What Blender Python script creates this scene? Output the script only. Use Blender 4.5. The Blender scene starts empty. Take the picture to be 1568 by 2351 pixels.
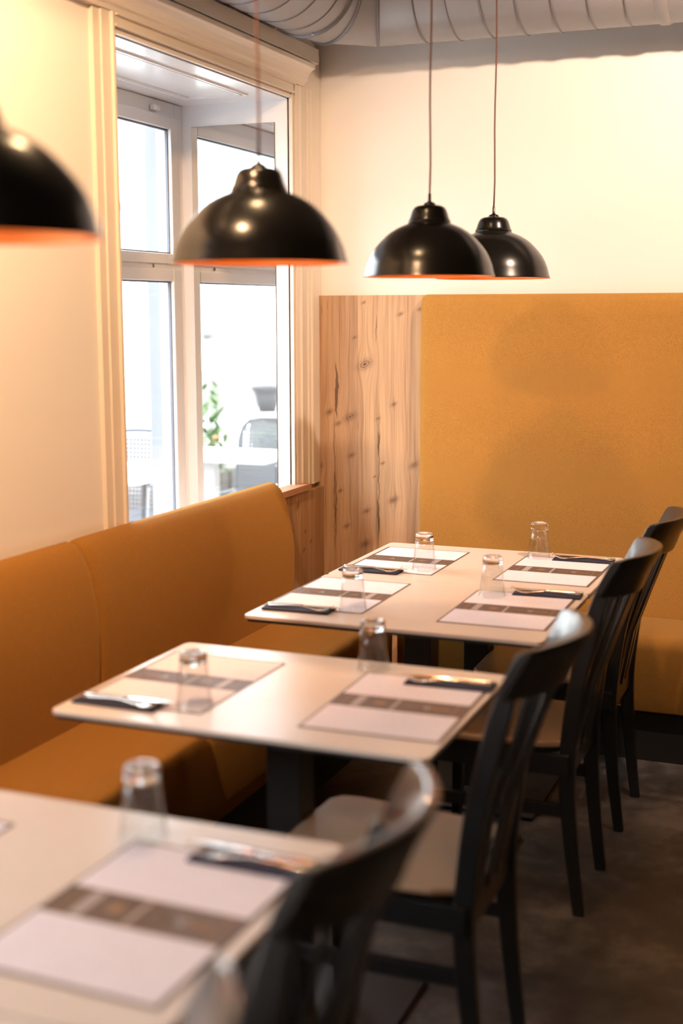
import bpy, bmesh, math, random
from mathutils import Vector, Matrix
S = bpy.context.scene
COL = S.collection
R = math.radians
random.seed(7)

# ---------------------------------------------------------------- camera
def look_camera():
    f, pitch, yaw, roll = 2973.98, 0.1547, 0.3814, -0.0023
    cd = bpy.data.cameras.new('camera'); c = bpy.data.objects.new('camera', cd); COL.objects.link(c)
    cp, sp, cy, sy = math.cos(pitch), math.sin(pitch), math.cos(yaw), math.sin(yaw)
    fw = Vector((-sy*cp, cy*cp, -sp)); rt = Vector((cy, sy, 0)); up = rt.cross(fw)
    rt2 = rt*math.cos(roll)+up*math.sin(roll); up2 = up*math.cos(roll)-rt*math.sin(roll)
    m = Matrix((rt2, up2, -fw)).transposed().to_4x4(); m.translation = (1.8574, -0.3032, 1.5722)
    c.matrix_world = m
    cd.sensor_fit = 'VERTICAL'; cd.sensor_height = 36; cd.sensor_width = 24
    cd.lens = f/2351*36
    cd.clip_start = .05; cd.clip_end = 200
    cd.dof.use_dof = True; cd.dof.focus_distance = 4.55; cd.dof.aperture_fstop = 1.55
    S.camera = c
look_camera()

# ---------------------------------------------------------------- light and exposure
S.view_settings.view_transform = 'Standard'; S.view_settings.look = 'None'
S.view_settings.exposure = 0.0; S.view_settings.gamma = 1.0; S.view_settings.use_curve_mapping = False
S.cycles.use_denoising = True
S.cycles.max_bounces = 10; S.cycles.diffuse_bounces = 5; S.cycles.transmission_bounces = 10; S.cycles.glossy_bounces = 5
S.cycles.caustics_reflective = False; S.cycles.caustics_refractive = False
S.cycles.sample_clamp_indirect = 6
w = bpy.data.worlds.new('overcast_sky'); S.world = w; w.use_nodes = True
bg = w.node_tree.nodes['Background']; bg.inputs[0].default_value = (.90, .95, 1.0, 1); bg.inputs[1].default_value = 17.0

WARM = (1.0, .62, .30)
def lamp(name, kind, loc, energy, color, size=.04, target=None, angle=None, blend=.6):
    ld = bpy.data.lights.new(name, kind); o = bpy.data.objects.new(name, ld); COL.objects.link(o)
    o.location = loc; ld.energy = energy; ld.color = color
    if kind in ('POINT', 'SPOT'): ld.shadow_soft_size = size
    if kind == 'SPOT': ld.spot_size = R(angle); ld.spot_blend = blend
    if target: o.rotation_euler = (Vector(target)-Vector(loc)).to_track_quat('-Z', 'Y').to_euler()
    return o
# ceiling lamps of the room (they hang above the picture)
lamp('ceiling_lamp_back', 'SPOT', (1.78, 3.10, 2.72), 175, (1.0, .71, .51), .028, (1.25, 4.54, 1.68), 102, .7)
lamp('ceiling_lamp_table', 'POINT', (.60, 2.28, 2.88), 32, (1.0, .64, .33), .07)
lamp('ceiling_lamp_side', 'SPOT', (.60, 1.50, 2.70), 215, (1.0, .59, .31), .05, (-.19, 2.35, 1.75), 110, .9)
lamp('ceiling_lamp_front', 'POINT', (2.6, -.6, 2.8), 52, (1.0, .68, .40), .10)
sd = bpy.data.lights.new('sun', 'SUN'); so = bpy.data.objects.new('sun', sd); COL.objects.link(so)
sd.energy = 9.0; sd.angle = R(1); sd.color = (1, .97, .92); so.rotation_euler = Vector((-.62, .25, -.80)).to_track_quat('-Z', 'Y').to_euler()
# daylight openings: portals only steer sampling of the sky
for (py, ph) in ((3.66, 1.26), (.86, 1.28), (-.86, 1.48)):
    ld = bpy.data.lights.new('window_portal', 'AREA'); o = bpy.data.objects.new('window_portal', ld); COL.objects.link(o)
    ld.shape = 'RECTANGLE'; ld.size = ph; ld.size_y = 1.6; o.location = (-.84, py, 1.56)
    o.rotation_euler = (R(90), 0, R(-90))
    ld.cycles.is_portal = True

# ---------------------------------------------------------------- node helpers
class NT:
    def __init__(s, name):
        s.m = bpy.data.materials.new(name); s.m.use_nodes = True; s.t = s.m.node_tree; s.n = s.t.nodes; s.l = s.t.links
        s.b = s.n['Principled BSDF']
    def node(s, typ, **kw):
        n = s.n.new(typ)
        for k, v in kw.items(): setattr(n, k, v)
        return n
    def put(s, sock, v):
        if hasattr(v, 'is_output') or isinstance(v, bpy.types.NodeSocket): s.l.new(v, sock)
        else: sock.default_value = v
    def math(s, op, a, b=0.0, c=0.0, clamp=False):
        n = s.node('ShaderNodeMath', operation=op); n.use_clamp = clamp
        s.put(n.inputs[0], a); s.put(n.inputs[1], b)
        if op in ('MULTIPLY_ADD', 'SMOOTH_MIN', 'COMPARE', 'WRAP'): s.put(n.inputs[2], c)
        return n.outputs[0]
    def add(s, a, b): return s.math('ADD', a, b)
    def sub(s, a, b): return s.math('SUBTRACT', a, b)
    def mul(s, a, b): return s.math('MULTIPLY', a, b)
    def obj(s): return s.node('ShaderNodeTexCoord').outputs['Object']
    def sep(s, v):
        n = s.node('ShaderNodeSeparateXYZ'); s.l.new(v, n.inputs[0]); return n.outputs
    def comb(s, x, y, z):
        n = s.node('ShaderNodeCombineXYZ')
        for i, v in enumerate((x, y, z)): s.put(n.inputs[i], v)
        return n.outputs[0]
    def noise(s, vec, scale, detail=3, rough=.5, dist=0.0):
        n = s.node('ShaderNodeTexNoise'); s.l.new(vec, n.inputs['Vector'])
        n.inputs['Scale'].default_value = scale; n.inputs['Detail'].default_value = detail
        n.inputs['Roughness'].default_value = rough; n.inputs['Distortion'].default_value = dist
        return n.outputs[0]
    def ramp(s, v, stops, interp='LINEAR'):
        n = s.node('ShaderNodeValToRGB'); s.l.new(v, n.inputs[0]); r = n.color_ramp; r.interpolation = interp
        while len(r.elements) < len(stops): r.elements.new(.5)
        for e, (p, c) in zip(r.elements, stops):
            e.position = p; e.color = (c[0], c[1], c[2], 1) if not isinstance(c, (int, float)) else (c, c, c, 1)
        return n.outputs[0]
    def mix(s, fac, a, b, mode='MIX'):
        n = s.node('ShaderNodeMix', data_type='RGBA', blend_type=mode)
        s.put(n.inputs[0], fac)
        for i, v in ((6, a), (7, b)):
            if isinstance(v, tuple): v = (v[0], v[1], v[2], 1)
            s.put(n.inputs[i], v)
        return n.outputs[2]
    def bump(s, h, strength=.3, dist=.002):
        n = s.node('ShaderNodeBump'); n.inputs['Strength'].default_value = strength; n.inputs['Distance'].default_value = dist
        s.l.new(h, n.inputs['Height']); s.l.new(n.outputs[0], s.b.inputs['Normal'])
    def set(s, color=None, rough=.5, metal=0.0, **kw):
        if color is not None:
            if isinstance(color, tuple): color = (color[0], color[1], color[2], 1)
            s.put(s.b.inputs['Base Color'], color)
        s.put(s.b.inputs['Roughness'], rough); s.put(s.b.inputs['Metallic'], metal)
        for k, v in kw.items(): s.put(s.b.inputs[k.replace('_', ' ')], v)
        return s.m

def plain(name, color, rough=.5, metal=0.0, var=.06, scale=9, bump=0.0, **kw):
    """slightly uneven paint, plastic or metal"""
    t = NT(name); o = t.obj(); n = t.noise(o, scale, 4, .6)
    c = t.mix(n, tuple(x*(1-var) for x in color), tuple(min(1, x*(1+var)) for x in color))
    t.set(c, rough, metal, **kw)
    if bump: t.bump(t.noise(o, scale*14, 4, .6), bump, .001)
    return t.m

def fabric(name, a, b, scale=900):
    t = NT(name); o = t.obj()
    n1 = t.noise(o, scale, 2, .7); n2 = t.noise(o, 35, 4, .6); n3 = t.noise(o, 4, 2, .5)
    f = t.math('ADD', t.mul(n1, .94), t.mul(n2, .06))
    fine = t.ramp(f, [(.36, a), (.62, b)])
    c = t.mix(t.mul(n3, .10), fine, tuple(x*.8 for x in a))
    t.set(c, .92, 0); t.b.inputs['Sheen Weight'].default_value = .25; t.b.inputs['Sheen Roughness'].default_value = .5
    t.b.inputs['Sheen Tint'].default_value = (.9, .6, .25, 1)
    t.b.inputs['Specular IOR Level'].default_value = .2
    t.bump(n1, .35, .0012)
    return t.m

def spruce(name, knots, cracks, seams, uaxis='X'):
    """aged spruce boards; knots (u, v, size), cracks ((v0, v1, u, width, phase))"""
    t = NT(name); o = t.sep(t.obj()); u = o[0] if uaxis == 'X' else o[1]; v = o[2]
    # board number from the seams
    bid = None
    for sx in seams:
        g = t.math('GREATER_THAN', u, sx); bid = g if bid is None else t.add(bid, g)
    # slow wander of the grain
    wn = t.noise(t.comb(t.mul(u, 5.0), t.mul(v, 1.1), t.mul(bid, 7.3)), 1.0, 2, .5)
    g = t.add(u, t.mul(t.sub(wn, .5), .035))
    core = None
    for (ku, kv, ks) in knots:
        du = t.sub(u, ku); dv = t.sub(v, kv)
        rr = t.add(t.mul(t.mul(du, du), 1/(ks*ks*2.6)), t.mul(t.mul(dv, dv), 1/(ks*ks*8)))
        ex = t.math('POWER', 2.718, t.mul(rr, -1.0))
        g = t.sub(g, t.mul(t.mul(du, ex), .85))                     # lines crowd around the knot
        r2 = t.add(t.mul(t.mul(du, du), 1/(ks*ks*1.3)), t.mul(t.mul(t.add(dv, t.mul(du, -.35)), t.add(dv, t.mul(du, -.35))), 1/(ks*ks*.55)))
        ring = t.mul(t.add(t.math('SINE', t.mul(t.math('POWER', r2, .5), 14.0)), 2.2), .32)
        e2 = t.mul(t.math('POWER', 2.718, t.mul(r2, -1.1)), ring)
        core = e2 if core is None else t.math('MAXIMUM', core, e2)
    fine = t.noise(t.comb(t.mul(g, 300.0), t.mul(v, 3.0), t.mul(bid, 3.1)), 1.0, 4, .65)
    bands = t.noise(t.comb(t.mul(g, 70.0), t.mul(v, .8), t.mul(bid, 9.7)), 1.0, 2, .5)
    wide = t.noise(t.comb(t.mul(g, 14.0), t.mul(v, .7), t.mul(bid, 5.0)), 1.0, 3, .5)
    base = t.ramp(wide, [(.30, (.42, .255, .15)), (.52, (.55, .36, .215)), (.72, (.64, .44, .27))])
    ln = t.ramp(t.add(t.mul(bands, .75), t.mul(fine, .25)), [(.34, .66), (.46, .96), (.6, 1.05)])
    c = t.mix(.85, base, ln, 'MULTIPLY')
    c = t.mix(1.0, c, t.ramp(fine, [(.32, .74), (.55, 1.03)]), 'MULTIPLY')
    tone = t.math('FRACT', t.mul(t.add(bid, .37), .618))
    c = t.mix(1.0, c, t.ramp(tone, [(0, (.86, .84, .84)), (1, (1.06, 1.05, 1.02))]), 'MULTIPLY')
    dark = (.085, .045, .032)
    mot = t.noise(t.comb(t.mul(u, 60.0), t.mul(v, 40.0), 0.0), 1.0, 3, .6)
    c = t.mix(t.mul(t.mul(core, t.add(mot, .45)), .95), c, dark)
    for (v0, v1, cu, cw, ph) in cracks:
        wob = t.sub(t.noise(t.comb(ph, t.mul(v, 9.0), 0.0), 1.0, 3, .6), .5)
        cc = t.add(cu, t.mul(wob, .030))
        d = t.math('ABSOLUTE', t.sub(u, cc))
        mid = (v0+v1)/2; half = abs(v1-v0)/2
        tv = t.math('ABSOLUTE', t.mul(t.sub(v, mid), 1/half)); tp = t.sub(1.0, t.mul(tv, tv))
        wid = t.mul(t.mul(tp, cw), t.add(.35, t.noise(t.comb(ph+3, t.mul(v, 14.0), 0.0), 1.0, 2, .5)))
        m = t.math('MULTIPLY_ADD', t.sub(wid, d), 900.0, .5, clamp=True)
        c = t.mix(t.mul(m, .78), c, dark)
    for sx in seams:
        d = t.math('ABSOLUTE', t.sub(u, sx)); m = t.math('MULTIPLY_ADD', d, -700.0, .9, clamp=True)
        c = t.mix(t.mul(m, .6), c, (.12, .06, .04))
    t.set(c, .62, 0); t.b.inputs['Specular IOR Level'].default_value = .3
    t.bump(bands, .12, .001)
    return t.m

M = {}
M['wall'] = plain('wall_paint', (.87, .84, .80), .75, var=.02, scale=3, bump=.10)
M['ceiling'] = plain('ceiling_paint', (.10, .10, .11), .8, var=.03)
M['wall_dark'] = plain('brown_wall_paint', (.16, .12, .09), .8, var=.05, scale=3)
M['gloss_white'] = plain('white_gloss_paint', (.80, .79, .79), .28, var=.015, scale=4)
M['trim'] = plain('cream_trim_paint', (.78, .71, .62), .35, var=.02, scale=6, bump=.05)
M['reveal'] = plain('white_reveal_paint', (.82, .82, .84), .22, var=.01)
M['board'] = spruce('spruce_back', [(-.125, 1.167, .016), (-.087, 1.122, .013), (-.036, 1.15, .024), (.028, 1.36, .028), (.15, 1.205, .011),
    (.084, 1.147, .008), (-.029, .996, .013), (-.17, .945, .014), (.234, .967, .018), (.104, .97, .008), (-.078, .85, .009), (.151, .825, .018),
    (.035, .774, .014), (-.049, .708, .013), (.023, 1.601, .008), (-.015, 1.465, .009), (.176, 1.556, .011), (.255, 1.575, .009), (.071, .915, .006), (.03, .64, .02)],
    [(1.14, 1.37, -.094, .008, 1.0), (.55, 1.20, -.103, .0022, 2.0), (.60, .96, -.098, .003, 3.0), (1.44, 1.56, .075, .0022, 4.0),
     (.60, 1.20, .088, .0022, 5.0), (1.00, 1.10, .086, .0055, 6.0), (.66, .83, .085, .0045, 7.0), (1.57, 1.61, -.13, .0012, 8.0), (1.55, 1.60, -.155, .0012, 9.0), (1.10, 1.13, .0, .001, 9.5)],
    [-.003, .207])
M['board_side'] = spruce('spruce_side', [(4.246, .822, .020), (4.173, .610, .022), (4.304, .638, .010), (4.374, .662, .010), (4.32, .708, .008), (4.119, .858, .007), (4.2, .73, .006)],
    [(.66, .84, 4.118, .0065, 1.0), (.50, .80, 4.29, .0022, 2.4), (.52, .72, 4.125, .003, 4.1)], [4.21, 4.33], 'Y')
M['oak_edge'] = plain('oak_strip', (.50, .27, .15), .5, var=.15, scale=20)
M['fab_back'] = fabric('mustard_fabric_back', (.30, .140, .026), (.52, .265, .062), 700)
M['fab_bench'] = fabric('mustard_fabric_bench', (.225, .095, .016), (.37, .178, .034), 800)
M['kick'] = plain('black_plinth', (.012, .011, .010), .6)
M['black'] = plain('black_stained_wood', (.010, .010, .011), .33, var=.2, scale=30, Specular_IOR_Level=.7, Coat_Weight=.35)
M['seat'] = plain('taupe_seat', (.46, .30, .195), .40, var=.04, scale=12)
M['metal_black'] = plain('black_powder_coat', (.018, .017, .017), .55)
M['shade'] = plain('black_lacquer', (.005, .0045, .004), .23, var=.1, Specular_IOR_Level=.42)
M['copper'] = plain('copper_lacquer', (.95, .33, .10), .35, .55, var=.05)
M['cord'] = plain('brown_cord', (.12, .045, .03), .6)
M['steel'] = plain('polished_steel', (.82, .80, .78), .16, 1.0, var=.02)
M['duct'] = plain('galvanised_duct', (.27, .272, .285), .40, .25, var=.06, scale=5)
M['duct_seam'] = plain('duct_seam', (.17, .17, .185), .4, .4)
M['frame'] = plain('white_window_frame', (.80, .79, .79), .3, var=.01)
M['gasket'] = plain('dark_gasket', (.10, .11, .14), .5)
M['chrome_white'] = plain('white_plastic', (.85, .85, .84), .35)
M['navy'] = plain('navy_napkin', (.020, .022, .045), .85, var=.15, scale=120, bump=.3)
M['mat_brown'] = plain('brown_print', (.115, .075, .058), .55, var=.12, scale=200)
M['mat_gold'] = plain('gold_print', (.28, .14, .05), .5)
M['mat_grey'] = plain('faded_print', (.17, .12, .085), .5)
M['mat_label'] = plain('label_print', (.40, .34, .31), .5)
M['resin'] = plain('grey_resin', (.040, .044, .053), .5)
M['leaf'] = plain('leaf_green', (.040, .095, .012), .55, var=.3, scale=30)
M['stem'] = plain('stem_green', (.05, .09, .03), .6)
M['fruit'] = plain('orange_fruit', (.2, .10, .012), .5)
M['planter'] = plain('anthracite_planter', (.016, .016, .018), .6)
M['out_white'] = plain('outdoor_table_white', (.40, .40, .40), .45)
M['weathered'] = plain('weathered_timber', (.050, .042, .034), .8, var=.25, scale=6)
M['cream_render'] = plain('cream_render', (.62, .57, .48), .9, var=.03, scale=2)
M['white_render'] = plain('white_render', (.66, .66, .65), .9, var=.03, scale=2)
M['blue_grey'] = plain('blue_grey_frame', (.075, .092, .10), .6)
M['pale_pane'] = plain('pale_curtained_pane', (.11, .115, .12), .3)
M['ledge'] = plain('stone_ledge', (.07, .064, .055), .8)
M['outer_shade'] = plain('outer_reveal_shade', (.165, .175, .19), .8, var=.03)  # white outer plaster with its shade put into the colour
M['pave'] = plain('pale_paving', (.42, .41, .40), .9, var=.08, scale=3)
M['stone'] = plain('rough_stone', (.125, .118, .108), .9, var=.35, scale=7)

def tabletop_mat():
    t = NT('cream_laminate'); o = t.obj()
    n = t.noise(o, 40, 3, .5)
    t.set(t.mix(n, (.69, .595, .52), (.73, .63, .555)), .27); t.b.inputs['Specular IOR Level'].default_value = .45
    t.bump(t.noise(o, 500, 2, .5), .04, .0005)
    return t.m
M['top'] = tabletop_mat()
def glass_mat(name, rough=0.0, ior=1.5, tint=(1, 1, 1)):
    t = NT(name); t.set(tint, rough); t.b.inputs['Transmission Weight'].default_value = 1; t.b.inputs['IOR'].default_value = ior
    return t.m
M['glass'] = glass_mat('tumbler_glass')
def thin_glass():
    t = NT('thin_glass'); n = t.n; tr = t.node('ShaderNodeBsdfTransparent'); gl = t.node('ShaderNodeBsdfGlossy'); gl.inputs['Roughness'].default_value = .02
    tr.inputs[0].default_value = (.97, .975, .97, 1)
    lw = t.node('ShaderNodeLayerWeight'); lw.inputs[0].default_value = .5
    fr = t.math('MULTIPLY_ADD', t.math('POWER', lw.outputs['Facing'], 4.0), .75, .045)
    mx = t.node('ShaderNodeMixShader'); t.l.new(fr, mx.inputs[0])
    t.l.new(tr.outputs[0], mx.inputs[1]); t.l.new(gl.outputs[0], mx.inputs[2]); t.l.new(mx.outputs[0], n['Material Output'].inputs[0])
    return t.m
M['thin_glass'] = thin_glass()
def pane_mat():
    t = NT('window_glass'); n = t.n; tr = t.node('ShaderNodeBsdfTransparent'); gl = t.node('ShaderNodeBsdfGlossy'); gl.inputs['Roughness'].default_value = .0
    tr.inputs[0].default_value = (.97, .98, .98, 1)
    mx = t.node('ShaderNodeMixShader'); mx.inputs[0].default_value = .06
    t.l.new(tr.outputs[0], mx.inputs[1]); t.l.new(gl.outputs[0], mx.inputs[2]); t.l.new(mx.outputs[0], n['Material Output'].inputs[0])
    return t.m
M['pane'] = pane_mat()
t = NT('mirror_silver'); t.set((.93, .94, .94), .0, 1.0); M['mirror'] = t.m
def paper_mat():
    t = NT('menu_paper'); s = t.sep(t.obj())
    # rows of very small faded print that run along the sheet, in two columns
    rows = t.math('SINE', t.mul(s[1], 900.0)); words = t.noise(t.comb(t.mul(s[0], 160.0), t.mul(s[1], 60.0), 0.0), 1.0, 3, .6)
    a = t.mul(t.math('GREATER_THAN', rows, .25), t.math('GREATER_THAN', words, .54))
    colm = t.math('GREATER_THAN', t.noise(t.comb(t.mul(s[0], 14.0), t.mul(s[1], 22.0), 2.0), 1.0, 1, .5), .47)
    c = t.mix(t.mul(t.mul(a, colm), .20), (.82, .755, .80), (.32, .24, .24))
    t.set(c, .6); return t.m
M['paper'] = paper_mat()
def floor_mat():
    t = NT('dark_stone_floor'); o = t.obj(); s = t.sep(o)
    a = t.noise(o, 2.2, 6, .62, .6); b = t.noise(o, 14, 5, .65)
    c = t.ramp(t.add(t.mul(a, .65), t.mul(b, .35)), [(.36, (.022, .018, .016)), (.50, (.066, .053, .046)), (.63, (.16, .13, .11))])
    j = None
    for k, off in ((0, .16), (1, .31)):
        fr = t.math('ABSOLUTE', t.sub(t.math('FRACT', t.mul(t.add(s[k], 10+off), 1/.75)), .5))
        m = t.math('MULTIPLY_ADD', t.sub(.0022, fr), 600.0, .5, clamp=True); j = m if j is None else t.math('MAXIMUM', j, m)
    c = t.mix(t.mul(j, .25), c, (.03, .025, .022))
    t.set(c, t.add(.38, t.mul(b, .25))); t.bump(b, .08, .002); return t.m
M['floor'] = floor_mat()
def deck_mat():
    t = NT('grey_decking'); s = t.sep(t.obj())
    fr = t.math('FRACT', t.mul(t.add(s[0], 30), 1/.12)); m = t.math('GREATER_THAN', fr, .93)
    n = t.noise(t.comb(t.mul(s[0], 30.0), t.mul(s[1], 2.0), 0.0), 1.0, 3, .6)
    t.set(t.mix(t.mul(m, .8), t.mix(n, (.058, .064, .070), (.080, .086, .094)), (.02, .02, .02)), .7); return t.m
M['deck'] = deck_mat()

# ---------------------------------------------------------------- mesh helpers
def mk(name, bm, mat, parent=None, smooth=False, loc=None, bevel=0, seg=2):
    me = bpy.data.meshes.new(name)
    bmesh.ops.recalc_face_normals(bm, faces=bm.faces)
    if smooth:
        for f in bm.faces: f.smooth = True
    bm.to_mesh(me); bm.free()
    for m in (mat if isinstance(mat, (list, tuple)) else [mat]): me.materials.append(m)
    o = bpy.data.objects.new(name, me); COL.objects.link(o)
    if parent: o.parent = parent
    if loc: o.location = loc
    if bevel:
        b = o.modifiers.new('bevel', 'BEVEL'); b.width = bevel; b.segments = seg; b.limit_method = 'ANGLE'; b.angle_limit = R(35)
    return o
def smooth_angle(o, deg=40):
    me = o.data
    for p in me.polygons: p.use_smooth = True
    me.set_sharp_from_angle(angle=R(deg)); return o
def B(*boxes):
    """bmesh of boxes given as (x0,x1,y0,y1,z0,z1)"""
    bm = bmesh.new()
    for (x0, x1, y0, y1, z0, z1) in boxes:
        v = [bm.verts.new((x, y, z)) for x in (x0, x1) for y in (y0, y1) for z in (z0, z1)]
        for f in ((0, 1, 3, 2), (4, 6, 7, 5), (0, 4, 5, 1), (2, 3, 7, 6), (0, 2, 6, 4), (1, 5, 7, 3)): bm.faces.new([v[i] for i in f])
    return bm
def lathe(profile, seg=64, bm=None, closed=False):
    bm = bm or bmesh.new(); rings = []
    for (r, z) in profile:
        if r < 1e-6: rings.append([bm.verts.new((0, 0, z))])
        else: rings.append([bm.verts.new((r*math.cos(2*math.pi*i/seg), r*math.sin(2*math.pi*i/seg), z)) for i in range(seg)])
    pairs = list(zip(rings, rings[1:])) + ([(rings[-1], rings[0])] if closed else [])
    for a, b in pairs:
        for i in range(seg):
            j = (i+1) % seg
            if len(a) == 1 and len(b) == 1: continue
            if len(a) == 1: bm.faces.new((a[0], b[i], b[j]))
            elif len(b) == 1: bm.faces.new((a[i], b[0], a[j]))
            else: bm.faces.new((a[i], b[i], b[j], a[j]))
    return bm
def sweep(pts, prof, bm=None, cap=True, up=Vector((0, 1, 0)), scale=None):
    """sweep a closed 2D profile (a, b) along pts; a along 'up' axis, b along the side normal"""
    bm = bm or bmesh.new(); rings = []; pts = [Vector(p) for p in pts]
    for i, p in enumerate(pts):
        d = (pts[min(i+1, len(pts)-1)]-pts[max(i-1, 0)]).normalized()
        u = (up - d*up.dot(d)).normalized(); s = d.cross(u)
        k = scale[i] if scale else 1
        rings.append([bm.verts.new(p+u*a*k+s*b*k) for a, b in prof])
    n = len(prof)
    for a, b in zip(rings, rings[1:]):
        for i in range(n): bm.faces.new((a[i], a[(i+1) % n], b[(i+1) % n], b[i]))
    if cap: bm.faces.new(rings[0]); bm.faces.new(rings[-1][::-1])
    return bm
def circ(r, n=16): return [(r*math.cos(2*math.pi*i/n), r*math.sin(2*math.pi*i/n)) for i in range(n)]
def rect(a, b): return [(-a/2, -b/2), (a/2, -b/2), (a/2, b/2), (-a/2, b/2)]
def rounded(x0, x1, y0, y1, r, n=6):
    pts = []
    for (cx, cy, a0) in ((x1-r, y1-r, 0), (x0+r, y1-r, 90), (x0+r, y0+r, 180), (x1-r, y0+r, 270)):
        for i in range(n+1):
            a = R(a0+90*i/n); pts.append((cx+r*math.cos(a), cy+r*math.sin(a)))
    return pts
def slab(poly, z0, z1, bm=None):
    bm = bm or bmesh.new()
    a = [bm.verts.new((x, y, z0)) for x, y in poly]; b = [bm.verts.new((x, y, z1)) for x, y in poly]
    bm.faces.new(a[::-1]); bm.faces.new(b)
    for i in range(len(poly)): j = (i+1) % len(poly); bm.faces.new((a[i], a[j], b[j], b[i]))
    return bm
def extrude_profile(prof, axis, a, b, bm=None):
    """prof of 2D points; axis 'y': prof (x,z) extruded from y=a to b; axis 'x': prof (y,z)"""
    bm = bm or bmesh.new()
    def P(p, t): return (p[0], t, p[1]) if axis == 'y' else (t, p[0], p[1])
    A = [bm.verts.new(P(p, a)) for p in prof]; Bv = [bm.verts.new(P(p, b)) for p in prof]
    bm.faces.new(A); bm.faces.new(Bv[::-1])
    for i in range(len(prof)): j = (i+1) % len(prof); bm.faces.new((A[i], Bv[i], Bv[j], A[j]))
    return bm
def tag(o, label=None, cat=None, group=None, kind=None):
    if label: o['label'] = label
    if cat: o['category'] = cat
    if group: o['group'] = group
    if kind: o['kind'] = kind
    return o
def thing(name, loc, label, cat, group=None, rz=0):
    o = bpy.data.objects.new(name, None); COL.objects.link(o); o.location = loc; o.rotation_euler = (0, 0, rz)
    o.empty_display_size = .1
    return tag(o, label, cat, group)
def dup(root, loc, rz, label, group=None):
    r = root.copy(); COL.objects.link(r); r.location = loc; r.rotation_euler = (0, 0, rz); r['label'] = label
    if group: r['group'] = group
    for ch in list(root.children):
        c = ch.copy(); COL.objects.link(c); c.parent = r
        for g in list(ch.children):
            d = g.copy(); COL.objects.link(d); d.parent = c
    return r
def struct(name, bm, mat, **kw):
    o = mk(name, bm, mat, **kw); tag(o, kind='structure'); return o

# ---------------------------------------------------------------- room shell
XW, XO = -.19, -.80        # inner and outer face of the window wall
YB = 4.54                  # back wall
W1 = (3.03, 4.28); W2 = (.22, 1.50); W3 = (-1.60, -.12); ZS, ZT = .70, 2.355
struct('floor', B((XO, 5.2, -3.2, YB+.2, -.1, 0)), M['floor'])
struct('ceiling', B((XO, 5.2, -3.2, YB+.2, 3.0, 3.15)), M['ceiling'])
struct('wall_back', B((XO, 5.2, YB, YB+.2, 0, 3.0)), M['wall'])
struct('wall_right', B((5.0, 5.2, -3.0, YB, 0, 3.0)), M['wall_dark'])
struct('wall_front', B((XO, 5.2, -3.2, -3.0, 0, 3.0)), M['wall_dark'])
struct('wall_left', B((XO, XW, -3.0, YB, 0, ZS), (XO, XW, -3.0, YB, ZT, 3.0), (XO, XW, -3.0, W3[0], ZS, ZT), (XO, XW, W3[1], W2[0], ZS, ZT),
                      (XO, XW, W2[1], W1[0], ZS, ZT), (XO, XW, W1[1], YB, ZS, ZT)), M['wall'])
# casing around the window, cornice and the board above it
def casing():
    XF = -.168
    # right upright, stepped mouldings up to the corner
    steps = [(4.280, 4.292, -.176), (4.292, 4.303, -.186), (4.303, 4.335, -.172), (4.335, 4.345, -.164), (4.345, 4.395, -.168),
             (4.395, 4.405, -.162), (4.405, 4.43, -.168), (4.43, 4.445, -.160), (4.445, 4.525, -.166), (4.525, 4.54, -.176)]
    o = struct('trim_1', B(*[(XW-.012, x, a, b, .885, 2.407) for a, b, x in steps], (XW-.012, -.170, 4.378, 4.535, 2.407, 2.545)), M['trim'])
    # left upright
    steps = [(2.925, 2.96, -.176), (2.96, 3.005, -.170), (3.005, 3.014, -.160), (3.014, 3.03, -.168)]
    struct('trim_2', B(*[(XW-.012, x, a, b, 0, 2.407) for a, b, x in steps]), M['trim'])
    # head casing between the uprights
    zs = [(2.355, 2.366, -.178), (2.366, 2.372, -.184), (2.372, 2.378, -.164), (2.378, 2.402, -.170), (2.402, 2.407, -.160)]
    struct('trim_3', B(*[(XW-.012, x, 3.031, 4.279, a, b) for a, b, x in zs]), M['trim'])
    # cornice profile
    pr = [(-.19, 2.408), (-.165, 2.408), (-.160, 2.420), (-.152, 2.426), (-.149, 2.440), (-.142, 2.455), (-.130, 2.464), (-.122, 2.468), (-.120, 2.470), (-.120, 2.484), (-.124, 2.487), (-.19, 2.487)]
    o = struct('trim_4', extrude_profile(pr, 'y', 2.60, 4.372), M['trim'])
    struct('trim_5', B((-.19, -.128, -3.0, 4.430, 2.494, 2.550)), M['trim'], bevel=.003)
casing()

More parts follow.
